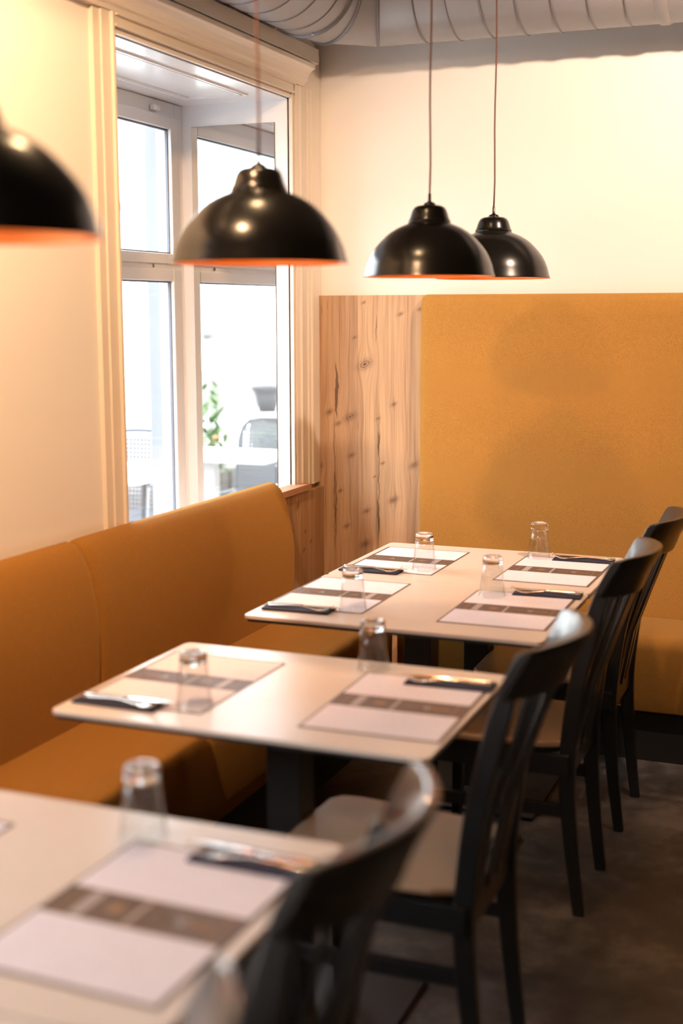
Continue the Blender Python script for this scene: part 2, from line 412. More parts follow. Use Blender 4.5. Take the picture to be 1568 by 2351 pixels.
# ---------------------------------------------------------------- window
def window(n, y0, y1, deep_detail=True):
    root = bpy.data.objects.new('window_%d' % n, None); COL.objects.link(root); tag(root, kind='structure')
    XF0, XF1 = -.70, -.640
    yl, yr = y0+.02, y1-.0065
    # lining of the niche
    mk('reveal_lining', B((XF0, XW-.004, y1-.006, y1, ZS, ZT), (XF0, XW-.004, y0, y0+.006, ZS, ZT), (XF0, XW-.004, y0, y1, ZT-.004, ZT), (XF0, XW-.06, y0, y1, ZS-.001, ZS+.006)), M['reveal'], root)
    mk('outer_shade_lining', B((XO-.004, XF0+.012, y1-.012, y1-.0062, ZS, ZT), (XO-.004, XF0+.012, y0+.0062, y0+.012, ZS, ZT)), M['outer_shade'], root)  # added sheets whose grey stands in for shade on the white outer jambs
    # outer frame
    mk('frame', B((XF0, XF1, yr-.055, yr, ZS+.01, ZT-.006), (XF0, XF1, y0+.006, y0+.06, ZS+.01, ZT-.006), (XF0, XF1, y0+.06, yr-.055, 2.290, ZT-.006),
                  (XF0, XF1, y0+.06, yr-.055, ZS+.01, ZS+.030), (XF0, XF1+.004, y0+.06, yr-.055, 1.722, 1.755)), M['frame'], root, bevel=.003)
    def sash(name, z0, z1):
        a, b = y0+.055, yr-.05; x0, x1 = XF0+.006, XF1+.014; t = .062
        s = mk(name, B((x0, x1, a, a+t, z0, z1), (x0, x1, b-t, b, z0, z1), (x0, x1, a+t, b-t, z0, z0+.038), (x0, x1, a+t, b-t, z1-.045, z1)), M['frame'], root, bevel=.004)
        g = .006
        ya, yb_, za, zb = a+t, b-t, z0+.038, z1-.045
        mk('gasket', B((x1-.024, x1-.014, ya, ya+g, za, zb), (x1-.024, x1-.014, yb_-g, yb_, za, zb), (x1-.024, x1-.014, ya, yb_, za, za+g), (x1-.024, x1-.014, ya, yb_, zb-g, zb)), M['gasket'], s)
        mk('pane', B((x1-.032, x1-.028, ya, yb_, za, zb)), M['pane'], s)
        return s
    sash('upper_sash', 1.748, 2.295)
    sash('lower_sash', ZS+.022, 1.728)
    # small white contact on the head, screw covers on the transom
    bm = B((-.640, -.618, 4.03, 4.075, 2.305, 2.325)) if n == 1 else B((-.640, -.618, y0+.5, y0+.545, 2.305, 2.325))
    h = mk('window_contact', bm, M['chrome_white'], root, bevel=.004)
    yy = (4.02 if n == 1 else y0+.5)
    bm = lathe([(0, 0), (.0045, 0), (.0045, .003), (0, .003)], 12); bmesh.ops.rotate(bm, verts=bm.verts, matrix=Matrix.Rotation(R(90), 3, 'Y'))
    bmesh.ops.scale(bm, verts=bm.verts, vec=(1, 1, 1.6))
    bmesh.ops.translate(bm, verts=bm.verts, vec=(-.6345, yy, 1.7385)); mk('screw_cover', bm, M['gasket'], root)
    # raised panel moulding on the niche ceiling
    bm = bmesh.new()
    for (o_, wd) in ((0, .010), (.016, .006)):
        xa, xb, ya, yb_ = -.535+o_, -.28-o_, y0+.16+o_, y1-.16-o_
        for bx in ((xa, xa+wd, ya, yb_), (xb-wd, xb, ya, yb_), (xa+wd, xb-wd, ya, ya+wd), (xa+wd, xb-wd, yb_-wd, yb_)):
            v = B((bx[0], bx[1], bx[2], bx[3], ZT-.010, ZT-.003)); me = bpy.data.meshes.new('t'); v.to_mesh(me); v.free(); bm.from_mesh(me); bpy.data.meshes.remove(me)
    mk('ceiling_moulding', bm, M['gloss_white'], root)
    return root
window(1, *W1); window(2, *W2); window(3, *W3)

# mirror fixed to the reveal
mir = thing('mirror', (-.4225, 4.274, .74), 'tall frameless mirror on the window reveal, reflecting the terrace', 'mirror')
mk('mirror_glass', B((-.1745, .1765, -.0045, -.0005, 0, 1.528)), M['mirror'], mir)
mk('backing', B((-.176, .178, -.0005, 0, -.001, 1.5295)), M['gasket'], mir)

# ---------------------------------------------------------------- wood panelling (setting)
struct('trim_6', B((-.19, .275, 4.510, YB, .02, 1.629)), M['board'])                         # tall panel on the back wall
struct('trim_7', B((-.189, -.150, 2.93, 4.509, .02, .866)), M['board_side'])                   # low panel under the window
sill = struct('trim_8', B((-.20, -.132, 2.94, 4.345, .874, .899)), M['oak_edge'], bevel=.0015)  # window board

# ---------------------------------------------------------------- benches
def loft(sections, bm=None, cap=True):
    bm = bm or bmesh.new(); rings = [[bm.verts.new(p) for p in s] for s in sections]; n = len(rings[0])
    for a, b in zip(rings, rings[1:]):
        for i in range(n): bm.faces.new((a[i], a[(i+1) % n], b[(i+1) % n], b[i]))
    if cap: bm.faces.new(rings[0][::-1]); bm.faces.new(rings[-1])
    return bm
def backrest_bm(y0, y1, zt=.945, end_round=.03, n=14):
    prof = [(-.150, .42), (-.072, .42), (-.068, .50), (-.060, .60), (-.058, .70), (-.068, .78), (-.083, .85), (-.098, .892), (-.115, .922), (-.135, .940), (-.155, .945), (-.172, .938), (-.178, .92), (-.150, .86)]
    prof = [(x if x > -.151 else x, z*(1 if z < .8 else 1)) for x, z in prof]
    secs = []
    ts = [0, .004, .012, .024, .045] 
    ys = [y0+t for t in ts]+[y0+.06+(y1-y0-.12)*i/n for i in range(n+1)]+[y1-t for t in reversed(ts)]
    for y in ys:
        e = min(y-y0, y1-y); k = 0 if e >= end_round else (1-math.sqrt(max(0, 1-(1-e/end_round)**2)))
        s = []
        for x, z in prof:
            xx = x-(x+.150)*.28*k if x > -.150 else x
            zz = z-(.026*k if z > .8 else 0)
            s.append((xx, y, zz))
        secs.append(s)
    return loft(secs)
def seat_prof(front, back, z0, z1, r=.045):
    # front edge rounded; prof from back bottom
    pts = [(back, z0), (front-.012, z0), (front-.002, z0+.05), (front, z1-r-.04)]
    for i in range(7): a = R(90*i/6); pts.append((front-r+r*math.cos(a), z1-r+r*math.sin(a)))
    pts += [((front+back)/2, z1+.004), (back, z1-.004)]
    return pts
bench = thing('banquette_bench', (0, 0, 0), 'low mustard upholstered banquette under the window wall with seamed backrest', 'bench')
for (a, b) in ((.30, 1.25), (1.252, 2.70), (2.702, 4.03)):
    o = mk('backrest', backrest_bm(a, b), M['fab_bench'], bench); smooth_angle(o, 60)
for (a, b) in ((.30, 1.9), (1.902, 3.2), (3.202, 4.10)):
    sp = seat_prof(.295, -.078, .185, .462)
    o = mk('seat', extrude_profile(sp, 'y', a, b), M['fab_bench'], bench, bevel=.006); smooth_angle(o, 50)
mk('plinth', B((-.14, .255, .30, 4.10, 0, .19)), M['kick'], bench)
bench2 = thing('banquette_bench', (0, 0, 0), 'high backed mustard banquette along the back wall beside the wood panel', 'bench')
def tall_back(x0, x1):
    secs = []
    prof = [(4.508, .43), (4.448, .43), (4.442, .8), (4.440, 1.3), (4.441, 1.55), (4.446, 1.60), (4.458, 1.622), (4.475, 1.630), (4.508, 1.630)]
    ts = [0, .003, .010, .02]
    xs = [x0+t for t in ts]+[x0+.04+(x1-x0-.08)*i/12 for i in range(13)]+[x1-t for t in reversed(ts)]
    for x in xs:
        e = min(x-x0, x1-x); k = 0 if e >= .022 else (1-math.sqrt(max(0, 1-(1-e/.022)**2)))
        tp = 0 
        secs.append([(x, y+(4.508-y)*.32*k, z-(.018*k if z > 1.58 else 0)) for y, z in prof])
    return loft(secs)
o = mk('backrest', tall_back(.276, 3.2), M['fab_back'], bench2); smooth_angle(o, 60)
sp = [(y, z) for y, z in seat_prof(-4.115, -4.445, .185, .455)]
sp = [(-y, z) for y, z in sp]
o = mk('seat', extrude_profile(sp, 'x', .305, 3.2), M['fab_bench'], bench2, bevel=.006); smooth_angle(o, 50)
mk('plinth', B((.305, 3.2, 4.16, 4.50, 0, .19)), M['kick'], bench2)

# ---------------------------------------------------------------- tables
def make_table(loc, label):
    t = thing('dining_table', loc, label, 'table', 'cream dining tables in a row')
    top = mk('tabletop', slab(rounded(-.415, .415, -.30, .30, .018), .740, .750), M['top'], t, bevel=.0015)
    mk('underside', slab(rounded(-.410, .410, -.295, .295, .018), .732, .740), M['kick'], t)
    mk('column', B((-.04, .04, -.04, .04, .012, .722)), M['metal_black'], t, bevel=.003)
    mk('bracket', B((-.26, .26, -.03, .03, .722, .732), (-.03, .03, -.22, .22, .722, .732)), M['metal_black'], t)
    mk('base_plate', slab(rounded(-.245, .245, -.235, .235, .01), 0, .012), M['metal_black'], t, bevel=.002)
    return t
TX = .736
tab = make_table((TX, 2.187, 0), 'middle cream table standing alone with two place settings')
dup(tab, (TX, 3.100, 0), 0, 'near half of the far pair of cream tables pushed together')
dup(tab, (TX, 3.703, 0), 0, 'far cream table, closest to the high mustard backrest')
dup(tab, (TX, 1.170, 0), 0, 'blurred cream table in the left foreground, corner beside the blurred chair rail')
dup(tab, (TX, .566, 0), 0, 'nearest cream table, cut by the bottom edge of the photo')

# ---------------------------------------------------------------- chairs
def chair_parts(t):
    path = [(0, 0), (-.016, .12), (-.030, .25), (-.038, .36), (-.036, .46), (-.022, .60), (.002, .72), (.026, .82), (.040, .872)]
    def dense(p, n=5):
        out = []
        for i in range(len(p)-1):
            p0 = p[max(i-1, 0)]; p1 = p[i]; p2 = p[i+1]; p3 = p[min(i+2, len(p)-1)]
            for k in range(n):
                u = k/n
                out.append(tuple(.5*((2*b)+(-a+c)*u+(2*a-5*b+4*c-d)*u*u+(-a+3*b-3*c+d)*u**3) for a, b, c, d in zip(p0, p1, p2, p3)))
        out.append(p[-1]); return out
    dp = dense(path)
    for s in (-1, 1):
        n = len(dp); sc = [.72+.28*min(1, (z/.35)) if z < .35 else (1 if z < .8 else 1-.25*(z-.8)/.125) for x, z in dp]
        pts = [(x, s*(.152+(.010 if z > .5 else .010*z/.5)), z) for x, z in dp]
        o = mk('back_leg', sweep(pts, rect(.027, .042), scale=sc), M['black'], t, bevel=.004); smooth_angle(o, 30)
    for s in (-1, 1):
        pts = [(-.425, s*.172, .455), (-.428, s*.172, .2), (-.436, s*.172, .0125)]
        mk('front_leg', sweep(pts, rect(.034, .034), scale=[1, .92, .68]), M['black'], t, bevel=.004)
    # seat pad
    def seat_poly(g=0.0):
        return [(-.050-g, .163-g), (-.10, .185-g), (-.40, .212-g), (-.440, .205-g), (-.458+g, .175), (-.464+g, 0), (-.458+g, -.175), (-.440, -.205+g), (-.40, -.212+g), (-.10, -.185+g), (-.050-g, -.163+g)]
    mk('seat', slab(seat_poly(), .456, .474), M['seat'], t, bevel=.006, seg=3)
    mk('seat_frame', slab(seat_poly(.012), .440, .456), M['black'], t, bevel=.002)
    bm = B((-.42, -.03, -.183, -.163, .385, .441), (-.42, -.03, .163, .183, .385, .441), (-.44, -.418, -.17, .17, .385, .441))
    mk('apron', bm, M['black'], t, bevel=.002)
    mk('back_rail', B((-.049, -.028, -.145, .145, .375, .452)), M['black'], t, bevel=.003)
    for s in (-1, 1):
        mk('stretcher', sweep([(-.428, s*.170, .285), (-.034, s*.158, .285)], rect(.018, .034), up=Vector((0, 1, 0))), M['black'], t, bevel=.002)
    # curved crest rail
    secs = []
    N = 24
    for i in range(N+1):
        u = -1+2*i/N; y = u*.188
        bulge = .070*(1-u*u)
        edge = 1-.06*max(0, (abs(u)-.9)/.1)
        sec = []
        for (dx, z) in ((-.010, .862), (.010, .860), (.0135, .90), (.020, .945), (.016, .960), (-.002, .960), (-.008, .950), (-.012, .90)):
            zc = .915+(z-.915)*edge + .006*(1-u*u)
            lean = (zc-.915)*.42
            sec.append((.052+bulge+dx+lean, y, zc-(.012*(1-u*u) if z < .88 else 0)))
        secs.append(sec)
    o = mk('crest_rail', loft(secs), M['black'], t, bevel=.003); smooth_angle(o, 35)
    # four slats
    for u in (-.62, -.21, .21, .62):
        b = .060*(1-u*u)
        pts = [(-.036+b*.15, u*.150, .43), (-.022+b*.45, u*.156, .60), (.004+b*.75, u*.162, .73), (.040+b, u*.170, .872)]
        o = mk('slat', sweep(pts, rect(.030, .010)), M['black'], t, bevel=.002)
    return t
chair = thing('dining_chair', (1.243, 3.648, 0), 'black slat-back chair nearest the high mustard backrest', 'chair', 'black chairs along the aisle')
chair_parts(chair)
CR = 'black chairs along the aisle'
dup(chair, (1.243, 3.047, 0), 0, 'black slat-back chair second from the mustard backrest, at the far pair of tables', CR)
dup(chair, (1.240, 2.125, 0), 0, 'black slat-back chair at the middle table, near post in front of its seat', CR)
dup(chair, (1.238, 1.135, 0), R(-1), 'large blurred black chair at the foreground table, pale light on its curved rail', CR)
dup(chair, (1.240, .545, 0), 0, 'nearest chair, only its rail top showing at the bottom edge', CR)

# ---------------------------------------------------------------- place settings
def text_mesh(body, size):
    cu = bpy.data.curves.new('txt', 'FONT'); cu.body = body; cu.size = size; cu.align_x = 'CENTER'; cu.align_y = 'CENTER'; cu.extrude = 0
    o = bpy.data.objects.new('txt', cu); COL.objects.link(o); bpy.context.view_layer.update()
    me = bpy.data.meshes.new_from_object(o.evaluated_get(bpy.context.evaluated_depsgraph_get())); bpy.data.objects.remove(o)
    return me
def flat(rects, z):
    bm = bmesh.new()
    for (x0, x1, y0, y1) in rects:
        bm.faces.new([bm.verts.new(p) for p in ((x0, y0, z), (x1, y0, z), (x1, y1, z), (x0, y1, z))])
    return bm
def make_mat(loc, rz, label, group):
    t = thing('placemat', loc, label, 'placemat', group, rz)
    W, L = .297, .42; X = lambda f: -W/2+f*W; Y = lambda f: -L/2+f*L
    mk('sheet', slab([(-W/2, -L/2), (W/2, -L/2), (W/2, L/2), (-W/2, L/2)], 0, .0006), M['mat_brown'], t)
    mk('menu_panel', flat([(X(.018), X(.972), Y(.018), Y(.385))], .0009), M['paper'], t)
    mk('menu_panel', flat([(X(.018), X(.972), Y(.590), Y(.985))], .0009), M['paper'], t)
    y0, y1 = Y(.385), Y(.59)
    mk('gold_border', flat([(X(.095), X(.104), y0, y1), (X(.900), X(.909), y0, y1), (X(.018), X(.972), y0, y0+.0015), (X(.018), X(.972), y1-.0015, y1)], .0010), M['mat_gold'], t)
    mk('label_block', flat([(X(.16), X(.225), y0+.006, y1-.006)], .0010), M['mat_label'], t)
    mk('label_bar', flat([(X(.455), X(.480), y0+.006, y1-.006)], .0010), M['mat_label'], t)
    # emblem: ring with a small centre, as far as it can be made out
    bm = bmesh.new()
    bmesh.ops.create_circle(bm, cap_ends=True, radius=.016, segments=24); em = mk('emblem', bm, M['mat_grey'], t, loc=(X(.35), (y0+y1)/2, .0010))
    bm = bmesh.new(); bmesh.ops.create_circle(bm, cap_ends=True, radius=.010, segments=24); mk('emblem_centre', bm, M['mat_gold'], em, loc=(0, 0, .0002))
    # the ampersand reads upside down from the aisle; the worn words beside it are only strokes
    me = text_mesh('&', .034); me.materials.append(M['mat_label'])
    a = bpy.data.objects.new('ampersand', me); COL.objects.link(a); a.parent = t; a.location = (X(.70), (y0+y1)/2, .0011); a.rotation_euler = (0, 0, math.pi)
    st = []
    rnd = random.Random(3)
    x = X(.54)
    while x < X(.655):
        w_ = rnd.uniform(.0015, .003); st.append((x, x+w_, (y0+y1)/2-.004, (y0+y1)/2+rnd.uniform(.008, .014))); x += w_+rnd.uniform(.0012, .002)
    st.append((X(.545), X(.65), (y0+y1)/2-.014, (y0+y1)/2-.012))
    mk('worn_lettering', flat(st, .0011), M['mat_grey'], t)
    st = []; x = X(.745)
    while x < X(.86):
        w_ = rnd.uniform(.0015, .003); st.append((x, x+w_, (y0+y1)/2-.010, (y0+y1)/2+rnd.uniform(.004, .010))); x += w_+rnd.uniform(.0012, .002)
    mk('gold_lettering', flat(st, .0011), M['mat_gold'], t)
    return t
def make_napkin(loc, rz, label, group):
    t = thing('folded_napkin', loc, label, 'napkin', group, rz)
    bm = slab(rounded(-.098, .098, -.036, .036, .003, 2), 0, .0022); slab(rounded(-.096, .098, -.034, .036, .003, 2), .0026, .0048, bm)
    slab([(.0975, -.034), (.0995, -.034), (.0995, .034), (.0975, .034)], .0004, .0044, bm)
    mk('folded_cloth', bm, M['navy'], t)
    return t
def strip_profile(pts, halfw, thick, zc):
    """a flat bar whose width and height vary along x"""
    secs = []
    for x, hw, th, z in zip(pts, halfw, thick, zc):
        secs.append([(x, -hw, z), (x, -hw*.6, z-th/2), (x, hw*.6, z-th/2), (x, hw, z), (x, hw*.6, z+th/2), (x, -hw*.6, z+th/2)])
    return loft(secs)
def make_fork(loc, rz, label, group):
    t = thing('fork', loc, label, 'fork', group, rz)      # tines towards -x
    xs = [-.062, -.052, -.030, -.005, .03, .065, .088, .094]
    bm = strip_profile(xs, [.011, .0075, .0032, .0028, .0034, .0055, .0060, .003], [.0022]*4+[.003]*4, [.0022, .0024, .0052, .0085, .0072, .0042, .0028, .0026])
    mk('handle', bm, M['steel'], t, smooth=True)
    bm = bmesh.new()
    for y in (-.0092, -.0031, .0031, .0092):
        sweep([(-.060, y, .0022), (-.075, y, .0030), (-.092, y*1.02, .0085), (-.106, y*.95, .017)], rect(.0030, .0020), bm, scale=[1, 1, .9, .5])
    sweep([(-.062, -.0105, .0022), (-.062, .0105, .0022)], rect(.008, .0020), bm, up=Vector((1, 0, 0)))
    mk('tines', bm, M['steel'], t)
    return t
def make_knife(loc, rz, label, group):
    t = thing('table_knife', loc, label, 'knife', group, rz)   # blade towards -x
    xs = [-.010, .0, .02, .06, .085, .094, .097]
    mk('handle', strip_profile(xs, [.0045, .0048, .0050, .0062, .0066, .0055, .002], [.004, .005, .0055, .006, .006, .005, .003], [.004]*7), M['steel'], t, smooth=True)
    xs = [-.118, -.112, -.095, -.05, -.012]
    mk('blade', strip_profile(xs, [.002, .0065, .0092, .0085, .0048], [.0010, .0013, .0016, .0018, .003], [.0040]*5), M['steel'], t)
    return t
def make_glass(loc, label, group):
    H = .118
    wall = [(.0385, 0), (.0372, .0010), (.0335, .030), (.0305, .060), (.0275, .0925), (.0290, .0925), (.0325, .060), (.0362, .025), (.0392, .002)]
    t = thing('drinking_glass', loc, label, 'glass', group)
    mk('glass_wall', lathe(wall, 56, closed=True), M['thin_glass'], t, smooth=True)
    base = [(0, .0928), (.0180, .0932), (.0262, .0940), (.0288, .0950), (.0292, .099), (.0286, .112), (.0272, H-.002), (.0240, H), (.0190, H-.0005), (.016, H-.003), (0, H-.0035)]
    mk('thick_base', lathe(base, 56), M['glass'], t, smooth=True)
    return t
Z = .750
mats = {
 'T2R': ((.992, 2.187), 1.2, 'menu placemat on the aisle side of the middle table'),
 'T2L': ((.485, 2.184), 180-.5, 'menu placemat on the bench side of the middle table, under an upturned glass'),
 'T1R': ((.980, 1.155), -1.5, 'large blurred menu placemat in the foreground beside the blurred chair rail'),
 'T1L': ((.475, 1.142), 180, 'foreground placemat of which only a corner shows at the left edge'),
 'T3RN': ((.983, 3.128), .6, 'menu placemat on the aisle side of the far tables, nearer of two'),
 'T3RF': ((.983, 3.706), -.5, 'menu placemat on the aisle side nearest the high backrest'),
 'T3LN': ((.473, 3.137), 180.2, 'menu placemat on the window side of the far tables, nearer of two'),
 'T3LF': ((.492, 3.702), 180-.4, 'menu placemat on the window side, nearest the wood panel')}
src = None
for k, ((x, y), a, lab) in mats.items():
    if src is None: src = make_mat((x, y, Z+.0003), R(a), lab, 'menu placemats')
    else: dup(src, (x, y, Z+.0003), R(a), lab)
gl = {'T3RF': ((.882, 3.905), 'upturned glass on the aisle side placemat nearest the high backrest'),
      'T3RN': ((.893, 3.275), 'upturned glass on the nearer aisle side placemat of the far tables'),
      'T3LF': ((.588, 3.572), 'upturned glass on the placemat nearest the wood panel'),
      'T3LN': ((.585, 2.952), 'upturned glass beside the navy napkin at the bench corner of the far tables'),
      'T2L': ((.594, 2.015), 'upturned glass on the bench side of the middle table'),
      'T2R': ((.841, 2.425), 'upturned glass at the far edge of the middle table'),
      'T1R': ((.842, 1.385), 'blurred upturned glass on the foreground table')}
src = None
zg = Z+.0014
for k, ((x, y), lab) in gl.items():
    zz = Z+.0003 if k == 'T2R' else zg
    if src is None: src = make_glass((x, y, zz), lab, 'upturned drinking glasses')
    else: dup(src, (x, y, zz), 0, lab)
    
sets = {'T3RN': ((1.040, 3.343), 3, 'aisle side of the far tables, nearer one'),
        'T3RF': ((1.033, 3.902), 1, 'aisle side placemat nearest the high backrest'),
        'T3LN': ((.440, 2.912), 180+2, 'bench side, near corner of the far tables'),
        'T3LF': ((.438, 3.490), 180, 'placemat nearest the wood panel'),
        'T2L': ((.436, 1.980), 180, 'bench side placemat of the middle table'),
        'T2R': ((1.045, 2.366), 3, 'aisle side placemat of the middle table'),
        'T1R': ((1.048, 1.358), -1, 'large blurred foreground placemat')}
sn = sf = sk = None
ZN = Z+.0015
for k, ((x, y), a, where) in sets.items():
    rz = R(a); loc = (x, y, ZN)
    ca, sa = math.cos(rz), math.sin(rz)
    def at(dx, dy, z): return (x+dx*ca-dy*sa, y+dx*sa+dy*ca, z)
    zc = ZN+.0054
    left = a > 90
    fx, fy, fr = (.004, -.012, rz+R(3)) if not left else (-.004, .014, rz+R(-4))
    kx, ky, kr = (.006, .014, rz+R(-2)) if not left else (.0, -.010, rz+R(2))
    ln, lf, lk = 'navy folded napkin, '+where, 'fork on the navy napkin, '+where, 'knife on the navy napkin, '+where
    if sn is None:
        sn = make_napkin(loc, rz, ln, 'navy folded napkins'); sf = make_fork(at(fx, fy, zc), fr, lf, 'forks on the napkins'); sk = make_knife(at(kx, ky, zc), kr, lk, 'knives on the napkins')
    else:
        dup(sn, loc, rz, ln); dup(sf, at(fx, fy, zc), fr, lf); dup(sk, at(kx, ky, zc), kr, lk)

# ---------------------------------------------------------------- pendant lamps
def make_pendant(loc, label):
    t = thing('pendant_lamp', loc, label, 'lamp', 'black dome pendant lamps')
    out = [(.1815, .0), (.1810, .003), (.1785, .008), (.1725, .032), (.1645, .052), (.155, .069), (.1445, .083), (.133, .096), (.119, .110), (.1056, .1205), (.088, .131), (.072, .138), (.060, .1425),
           (.0575, .146), (.0580, .150), (.0555, .1535), (.0535, .158), (.0505, .168), (.0465, .179), (.041, .1865), (.033, .1905), (.020, .1925)]
    s = mk('lamp_shade', lathe(out+[(.0, .1930)], 96), M['shade'], t); smooth_angle(s, 35)
    inn = [(.1813, .0), (.1795, .0005), (.1770, .006), (.1705, .031), (.153, .067), (.131, .094), (.104, .118), (.070, .1355), (.056, .141), (.050, .158), (.038, .180), (0, .187)]
    i = mk('shade_lining', lathe(inn, 96), M['copper'], s); smooth_angle(i, 60)
    mk('cap', lathe([(0, .192), (.0165, .1915), (.0168, .195), (.013, .199), (.007, .201), (.0045, .204), (.0042, .222), (.003, .2245), (0, .2245)], 32), M['shade'], t, smooth=True)
    mk('bulb', lathe([(0, .040), (.016, .044), (.027, .058), (.030, .075), (.026, .092), (.016, .108), (.013, .118), (.013, .150), (0, .152)], 32), M['bulb'], t, smooth=True)
    mk('socket', lathe([(0, .150), (.02, .150), (.02, .186), (0, .187)], 24), M['metal_black'], t)
    pts = [(.0016*math.sin(k*1.3), .0012*math.sin(k*1.7+1), .222+(1.325-.222)*k/14) for k in range(15)]; pts[0] = (0, 0, .221)
    mk('cord', sweep(pts, circ(.0026, 10), up=Vector((0, 1, 0))), M['cord'], t, smooth=True)
    return t
tb = NT('warm_bulb'); tb.set((.9, .7, .5), .4); tb.b.inputs['Emission Color'].default_value = (1, .52, .20, 1); tb.b.inputs['Emission Strength'].default_value = 55; M['bulb'] = tb.m
pend = make_pendant((.694, 2.150, 1.667), 'black dome pendant lamp in front of the window, above the middle table')
dup(pend, (.733, 3.152, 1.662), 0, 'black dome pendant lamp hanging in front of the far one, overlapping it')
dup(pend, (.744, 3.774, 1.670), 0, 'farthest black dome pendant lamp, partly hidden behind the one before it')
dup(pend, (.740, 1.140, 1.667), 0, 'black dome pendant lamp cut off by the left edge')

# ---------------------------------------------------------------- ventilation duct
def duct():
    t = thing('ventilation_duct', (0, 0, 0), 'grey spiral ventilation duct bending along the ceiling into the corner', 'duct')
    r = .18; za = 2.695; xa = -.002; yb = 4.285; Rb = .26
    ye = yb-Rb; xe = xa+Rb
    pr = circ(r, 48)
    a = mk('duct_run', sweep([(xa, -2.95, za), (xa, ye, za)], pr, up=Vector((0, 0, 1)), cap=False), M['duct'], t, smooth=True)
    b = mk('duct_run', sweep([(xe, yb, za), (4.98, yb, za)], pr, up=Vector((0, 0, 1)), cap=False), M['duct'], t, smooth=True)
    # elbow of four gores
    pts = []
    K = 4
    bm = bmesh.new()
    JO = (30, 70)
    angs = [0]+list(JO)+[90]
    cpt = lambda A, rad=1: Vector((xe-Rb*math.cos(R(A)), ye+Rb*math.sin(R(A)), za))
    rings = []
    for A in angs:
        c = Vector((xe, ye, za)); d = Vector((-math.cos(R(A)), math.sin(R(A)), 0))
        interior = A not in (0, 90); st = 1.05 if interior else 1
        rings.append([bm.verts.new(c+d*((Rb+r*math.sin(2*math.pi*i/48))*st)+Vector((0, 0, r*math.cos(2*math.pi*i/48)))) for i in range(48)])
    for p, q in zip(rings, rings[1:]):
        for i in range(48): bm.faces.new((p[i], p[(i+1) % 48], q[(i+1) % 48], q[i]))
    e = mk('duct_elbow', bm, M['duct'], t); smooth_angle(e, 9)
    # raised seams: one mesh per piece
    def ring(bm, c, nrm, rad, w_=.004, h=.004, skew=0, st=None):
        nrm = nrm.normalized(); side = Vector((0, 0, 1)).cross(nrm).normalized()
        n = 48; loops = []
        for i in range(n):
            A = 2*math.pi*i/n; rv = side*math.sin(A)*(st or 1)+Vector((0, 0, math.cos(A)))
            sk = nrm*(skew*math.cos(A))
            cc = c+sk
            loops.append([bm.verts.new(cc+rv*(rad-.002)-nrm*w_/2), bm.verts.new(cc+rv*(rad+h)-nrm*w_/2*.5), bm.verts.new(cc+rv*(rad+h)+nrm*w_/2*.5), bm.verts.new(cc+rv*(rad-.002)+nrm*w_/2)])
        for i in range(n):
            p, q = loops[i], loops[(i+1) % n]
            for k in range(3): bm.faces.new((p[k], q[k], q[k+1], p[k+1]))
    bm = bmesh.new()
    y = ye-.10-.135*22
    while y < ye-.10: ring(bm, Vector((xa, y, za)), Vector((0, 1, 0)), r, .005, .003, skew=.012); y += .135
    mk('spiral_seam', bm, M['duct_seam'], a, smooth=True)
    bm = bmesh.new(); ring(bm, Vector((xa, ye-.008, za)), Vector((0, 1, 0)), r, .016, .009); mk('collar', bm, M['duct_seam'], a, smooth=True)
    bm = bmesh.new(); x = xe+.20
    while x < 4.9: ring(bm, Vector((x, yb, za)), Vector((1, 0, 0)), r, .005, .004, skew=-.012); x += .120
    mk('spiral_seam', bm, M['duct_seam'], b, smooth=True)
    bm = bmesh.new(); ring(bm, Vector((xe+.09, yb, za)), Vector((1, 0, 0)), r, .010, .005); mk('collar', bm, M['duct_seam'], b, smooth=True)
    bm = bmesh.new(); ring(bm, Vector((1.18, yb, za)), Vector((1, 0, 0)), r, .05, .006); mk('collar', bm, M['duct'], b, smooth=True)
    for A in JO:
        bm = bmesh.new()
        d = Vector((-math.cos(R(A)), math.sin(R(A)), 0)); tn = Vector((math.sin(R(A)), math.cos(R(A)), 0))
        st = 1.05
        ring(bm, Vector((xe, ye, za))+d*Rb*st, tn, r, .010, .008, st=st)
        mk('gore_seam', bm, M['duct_seam'], e, smooth=True)
    # screw heads on the collar
    for (A, yy) in ((-35, ye-.030), (10, ye-.030), (-80, ye-.03)):
        bm = bmesh.new(); bmesh.ops.create_uvsphere(bm, u_segments=10, v_segments=6, radius=.0045)
        mk('screw', bm, M['steel'], a, smooth=True, loc=(xa+(r+.004)*math.sin(R(A)), yy, za-(r+.004)*math.cos(R(A))))
duct()

